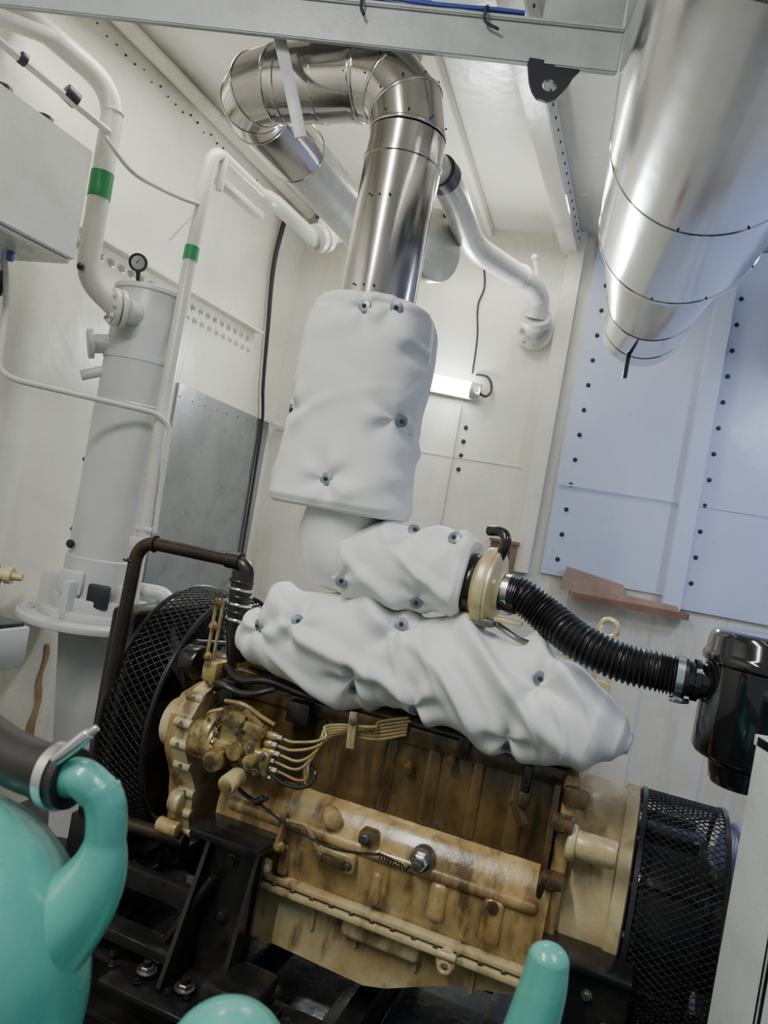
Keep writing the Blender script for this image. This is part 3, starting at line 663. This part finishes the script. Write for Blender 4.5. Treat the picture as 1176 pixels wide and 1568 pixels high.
for i in range(22): b.bolt((-.75+random.random()*.85,-.14-random.random()*.10,.29),(0,0,1),.008,.010,0)
for s in (-.36,-.24,-.08,.05): b.cyl((s,-.2,.285),(s,-.2,.33),.012,0); b.bolt((s,-.2,.30),(0,0,1),.018,.014,1)
for z in (.60,.45): b.bolt((-.22,-.10,z),(0,-1,0),.014,.012,0)
b.prism([(.60,-.06,.27),(.81,-.06,.27),(.81,-.06,.66),(.60,-.06,.655)],(0,.02,0),0); b.bb((.60,-.10,.645),(.81,.02,.66),0,bev=.003)
for s,z in ((.65,.60),(.72,.58),(.77,.52)): b.bolt((s,-.06,z),(0,-1,0),.009,.009,1)
b.obj('skid_frame',[M_blk,M_bolt],ENG)

# ------------------------------------------------------------------ teal machine in the foreground
b=B()
b.sphere((-.458,.90,.920),(.20,.17,.25),0,48,32)
b.tube(spline([(-.283,.90,1.205),(-.272,.90,1.185),(-.266,.90,1.15),(-.268,.90,1.11),(-.283,.90,1.07),(-.31,.90,1.03),(-.35,.90,.98)],8),lambda t:.0245+.07*max(0,t-.35),0,32)
b.tube(spline([(-.340,.915,1.205),(-.315,.905,1.213),(-.302,.90,1.213),(-.286,.90,1.203)],6),.0240,0,24)
b.sphere((-.286,.90,1.205),(.0245,.0245,.021),0,24,14)
b.sphere((-.065,.80,.968),(.072,.07,.075),0,32,20); b.tube([(-.065,.80,.96),(-.065,.80,.6)],.066,0,28)
b.tube(spline([(.326,1.0,1.040),(.325,1.0,1.0),(.315,1.0,.92),(.30,1.0,.82),(.25,.98,.6)],8),lambda t:.028+.016*t,0,28); b.sphere((.326,1.0,1.040),(.028,.028,.021),0,24,14)
b.sphere((.27,.97,.88),(.06,.05,.045),0,24,14)
b.bb((-.75,.66,0),(.45,1.06,.76),0,bev=.05,seg=4)
b.obj('teal_pump_housing',[M_teal])
b=B()
b.tube(spline([(-.62,1.10,1.20),(-.52,1.02,1.21),(-.42,.95,1.205),(-.335,.915,1.205)],8),.034,0,24)
b.tube([(-.360,.925,1.205),(-.322,.91,1.208)],.037,0,24)
d=V((.09,-.035,.01)); q=V((-.340,.918,1.206)); b.rev([(-.007,.037),(-.007,.041),(.007,.041),(.007,.037)],q,d,1,32)
b.cyl(q+V((.0,-.030,.028)),q+V((.035,-.025,.068)),.008,1,seg=14); b.cyl(q+V((.033,-.026,.065)),q+V((.043,-.024,.076)),.005,1,seg=10)
b.tube([(-.62,1.10,1.20),(-.66,1.12,.9),(-.66,1.05,.7)],.034,0,16)
b.obj('rubber_coolant_hose',[M_rub,M_clamp])

# ------------------------------------------------------------------ left wall equipment
b=B(); tc=V((-1.14,3.15,0))
b.rev([(1.02,.0),(1.02,.158),(1.20,.158),(1.205,.152),(1.86,.150),(1.865,.146),(2.04,.146),(2.04,.150),(2.06,.150),(2.06,.144),(2.33,.142),(2.345,.140),(2.365,.11),(2.375,.0)],tc,(0,0,1),0,64)
b.rev([(2.33,.145),(2.335,.152),(2.35,.152),(2.352,.145)],tc,(0,0,1),0,64)
b.cyl(tc+V((.01,0,.98)),tc+V((.01,0,1.04)),.19,0,seg=48); b.cyl(tc+V((.0,0,.925)),tc+V((0,0,.955)),.31,0,seg=56,bev=.006); b.cyl(tc+V((0,0,.955)),tc+V((0,0,.985)),.23,0,seg=48)
for k in range(6):
    th=k*pi/3+.3; d=V((math.cos(th),math.sin(th),0)); b.box(tc+d*.20+V((0,0,1.03)),(.07,.03,.16),0,rot=(0,0,math.degrees(th))); b.bolt(tc+d*.27+V((0,0,.955)),(0,0,1),.02,.025,0)
b.box(tc+V((.06,-.17,1.06)),(.09,.03,.10),2,bev=.01); b.box(tc+V((-.06,-.165,1.10)),(.10,.03,.10),0,bev=.02)
b.prism([tc+V((-.13,-.05,.92)),tc+V((.26,-.05,.92)),tc+V((.18,-.02,.0)),tc+V((-.03,-.02,.0))],(.02,.25,0),0)
b.tube(fillet([tc+V((.16,-.05,1.10)),tc+V((.30,-.05,1.10)),tc+V((.33,-.05,1.02)),tc+V((.33,-.05,.0))],.08),.03,0,14)
b.bolt(tc+V((-.10,-.14,1.25)),(0,-1,0),.012,.012,2)
for z in (1.3,1.6): b.sphere(tc+V((-.15,-.02,z)),.012,2,10,8)
b.cyl(tc+V((-.10,-.05,2.10)),tc+V((-.18,-.08,2.08)),.04,0); b.cyl(tc+V((-.175,-.08,2.08)),tc+V((-.195,-.09,2.075)),.062,0); b.cyl(tc+V((-.12,-.06,1.98)),tc+V((-.20,-.09,1.94)),.022,0)
b.obj('filter_tank',[M_greyw,M_clamp,M_dark])
b=B(); gcn=V((-1.17,3.03,2.435)); b.rev([(0,0),(0,.034),(.012,.038),(.022,.038),(.024,.034),(.020,.032),(.020,0)],gcn,(.1,-1,-.25),0,28)
b.rev([(.0205,0),(.0205,.027)],gcn,(.1,-1,-.25),1,28); b.box(gcn+V((.004,-.022,.004)),(.003,.002,.03),0,rot=(0,30,0),bev=0); b.cyl(gcn+V((0,.0,-.03)),gcn+V((0,.04,-.09)),.010,0)
b.obj('pressure_gauge',[M_dark,M_panel])
b=B()
b.tube(fillet([(-1.72,2.68,3.22),(-1.49,2.70,3.10),(-1.295,2.83,3.01),(-1.295,2.85,2.29),(-1.19,2.93,2.21)],.12,8),.041,0,24)
b.tube([(-1.295,2.8415,2.60),(-1.295,2.8385,2.70)],.0435,1,24)
for o in (0,.022):
    p0=V((-1.205+o,2.92+o*.75,2.215)); b.cyl(p0,p0+V((.016,.012,.002)),.075,0)
for k in range(8):
    th=k*pi/4; d=V((-.6*math.cos(th),.8*math.cos(th),math.sin(th))); b.bolt(V((-1.205,2.92,2.215))+d*.058,(-.8,-.6,0),.009,.012,0)
b.cyl((-1.17,2.95,2.22),(-1.15,3.04,2.22),.05,0)
b.tube([(-1.49,2.70,3.10),(-1.75,2.5,3.06)],.03,0,12); b.ring((-1.295,2.83,2.93),(0,0,1),.041,.003,0)
b.tube([(-1.70,2.68,3.21),(-1.72,2.68,3.5)],.041,0,16)
b.sphere((-1.30,2.80,2.32),.014,2,10,8)
b.obj('white_process_pipe',[M_white,M_green,M_dark])
b=B()
b.tube(fillet([(-.955,3.02,1.30),(-.975,3.05,1.80),(-.99,3.10,2.50),(-.985,3.14,3.0),(-.84,3.58,3.01),(-.80,3.66,3.02),(-.60,3.98,2.97)],.08,8),lambda t:.028 if t<.62 else .028+.012*min(1,(t-.62)*8),0,20)
b.tube([(-.990,3.10,2.50),(-.9895,3.105,2.56)],.0315,1,20)
b.box((-.90,3.38,2.90),(.05,.36,.03),0,rot=(0,0,-20)); b.box((-.95,3.2,2.93),(.03,.03,.16),0)
b.cyl((-.62,3.95,2.98),(-.60,3.98,3.0),.075,0); b.cyl((-.59,3.99,3.0),(-.57,4.02,3.02),.075,0); b.cyl((-.60,3.97,2.99),(-.60,4.0,3.12),.025,0); b.box((-.62,4.0,3.13),(.05,.04,.04),2)
b.tube([(-.57,4.02,3.02),(-.55,4.6,3.25),(-.55,4.6,3.5)],.035,0,16)
b.box((-.955,3.02,1.30),(.09,.06,.05),0); b.box((-.955,3.02,1.36),(.06,.05,.02),0)
b.tube([(-.955,3.02,1.30),(-.95,3.02,.95)],.022,0,12)
b.obj('white_process_pipe',[M_white,M_green,M_dark])
b=B()
b.tube(fillet([(-1.50,2.6,2.35),(-1.44,2.6,2.1),(-1.43,2.6,1.86),(-1.38,2.62,1.835),(-.985,3.0,1.835),(-.93,3.03,1.80),(-.92,3.04,1.35)],.07,6),.011,0,10)
b.tube(fillet([(-1.27,2.75,2.80),(-1.17,2.8,2.70),(-1.06,3.0,2.72),(-.99,3.1,2.74)],.1,6),.009,0,10)
b.tube([(-1.08,3.3,2.76),(-1.14,3.25,2.62)],.006,0,8)
b.tube([(-1.60,2.4,2.95),(-1.28,2.80,2.84)],.014,0,10); b.cyl((-1.40,2.66,2.90),(-1.37,2.70,2.885),.03,1); b.cyl((-1.50,2.52,2.92),(-1.485,2.54,2.915),.022,1)
b.tube([(-1.49,2.6,2.36),(-1.49,2.6,2.20)],.016,2,12); b.tube([(-1.49,2.6,2.20),(-1.49,2.6,2.12)],.026,1,12); b.box((-1.44,2.57,2.27),(.02,.02,.07),3,bev=.004)
b.tube([(-1.49,2.6,2.12),(-1.46,2.6,1.98)],.014,2,12)
b.obj('instrument_tubing',[M_white,M_dark,M_clamp,M_blue])
b=B()
f0=V((-2.166+.36*1.95,1.95,0)); f1=V((-2.166+.36*2.60,2.60,0))
b.prism([f0+V((0,0,2.285)),f1+V((0,0,2.285)),f1+V((0,0,2.675)),f0+V((0,0,2.675))],nl*-.40,0)
b.prism([f0-nl*.02+V((0,0,2.27)),f1-nl*.02+V((0,0,2.27)),f1-nl*.02+V((0,0,2.286)),f0-nl*.02+V((0,0,2.286))],nl*-.36,0)
bmesh.ops.bevel(b.bm,geom=b.bm.edges[:],offset=.004,segments=2,affect='EDGES')
for t in (.3,.55,.8):
    pp=f0.lerp(f1,t)+V((0,0,2.675))-nl*.1; b.cyl(pp,pp+V((0,0,.05)),.03,1)
b.obj('electrical_cabinet',[M_white,M_dark])
b=B(); b.rev([(0,.0),(0,.02),(.07,.02),(.07,.026),(.09,.026),(.09,.012),(.12,.012),(.12,0)],(-1.20,2.30,1.20),(1,.05,0),0,20)
b.ring((-1.25,2.30,1.18),(0,1,0),.09,.018,1,32); b.tube([(-1.28,2.32,1.2),(-1.62,2.66,1.2)],.02,1,10)
b.obj('brass_hose_fitting',[M_ring,M_rub])
b=B(); b.box((-1.33,2.62,.89),(.22,.20,.15),0,rot=(0,0,-20),bev=.006); b.box((-1.33,2.62,.97),(.19,.17,.02),1,rot=(0,0,-20)); b.bb((-1.62,2.6,.80),(-1.35,2.66,.85),0); b.obj('wall_bracket_box',[M_greyw,M_dark])
b=B()
pts=[LW(3.36+.01*math.sin(i*1.3),.004)+V((0,0,.74-.045*i)) for i in range(16)]
for i in range(15):
    w=.010+.004*math.sin(i*1.7)+.001*i; w2=.010+.004*math.sin((i+1)*1.7)+.001*(i+1)
    b.prism([pts[i]-dl*w,pts[i]+dl*w,pts[i+1]+dl*w2,pts[i+1]-dl*w2],nl*.002,0)
b.obj('rust_streak',[M_streak])

# ------------------------------------------------------------------ lights
def area(name,loc,tgt,sx,sy,power,col=(1,1,1)):
    l=bpy.data.lights.new(name,'AREA'); l.shape='RECTANGLE'; l.size=sx; l.size_y=sy; l.energy=power; l.color=col
    o=bpy.data.objects.new(name,l); bpy.context.collection.objects.link(o); o.location=loc
    o.rotation_euler=(V(tgt)-V(loc)).to_track_quat('-Z','Y').to_euler(); return o
def strip(name,p,q,width,power,col,down=(0,0,-1)):
    p=V(p);q=V(q); L=(q-p).length; x=(q-p).normalized(); z=-V(down).normalized(); z=(z-x*z.dot(x)).normalized(); y=z.cross(x)
    l=bpy.data.lights.new(name,'AREA'); l.shape='RECTANGLE'; l.size=L; l.size_y=width; l.energy=power; l.color=col
    o=bpy.data.objects.new(name,l); bpy.context.collection.objects.link(o)
    M=Matrix((x,y,z)).transposed().to_4x4(); M.translation=(p+q)/2; o.matrix_world=M
strip('ceiling_tube_left',(-.70,1.05,3.38),(-1.9,-1.1,3.38),.08,95,(1,.99,.96),down=(.2,.3,-1))
strip('ceiling_tube_right',(.9,.9,3.38),(1.4,-.9,3.38),.10,38,(.88,.93,1),down=(-.2,.3,-1))
area('ceiling_lamp_left',(-.9,3.0,3.40),(-.6,3.3,0),.2,1.2,16,(1,.99,.93))
area('ceiling_lamp_right',(2.2,2.6,3.2),(1.3,4.4,1.8),.3,1.2,62,(.64,.72,1))
area('back_strip_glow',tuple(BW(.28,.16)+V((0,0,2.44))),(.1,2,2.2),.40,.10,34,(.93,.97,1))
area('ceiling_lamp_back',(.3,3.9,3.38),(.3,4.0,0),1.0,.2,22,(1,.99,.92))
w=bpy.data.worlds.new('world'); bpy.context.scene.world=w; w.use_nodes=True
w.node_tree.nodes['Background'].inputs[0].default_value=(.84,.88,.93,1); w.node_tree.nodes['Background'].inputs[1].default_value=.36

# ------------------------------------------------------------------ camera
cd=bpy.data.cameras.new('camera'); cam=bpy.data.objects.new('camera',cd); bpy.context.collection.objects.link(cam)
cd.sensor_fit='VERTICAL'; cd.sensor_height=36; cd.lens=25.875; cd.clip_start=.05
cd.dof.use_dof=True; cd.dof.focus_distance=2.2; cd.dof.aperture_fstop=5.6
c,s=math.cos(math.radians(10)),math.sin(math.radians(10))
cam.matrix_world=Matrix(((c,-s,0,0),(0,0,-1,0),(s,c,0,1.6),(0,0,0,1)))
bpy.context.scene.camera=cam
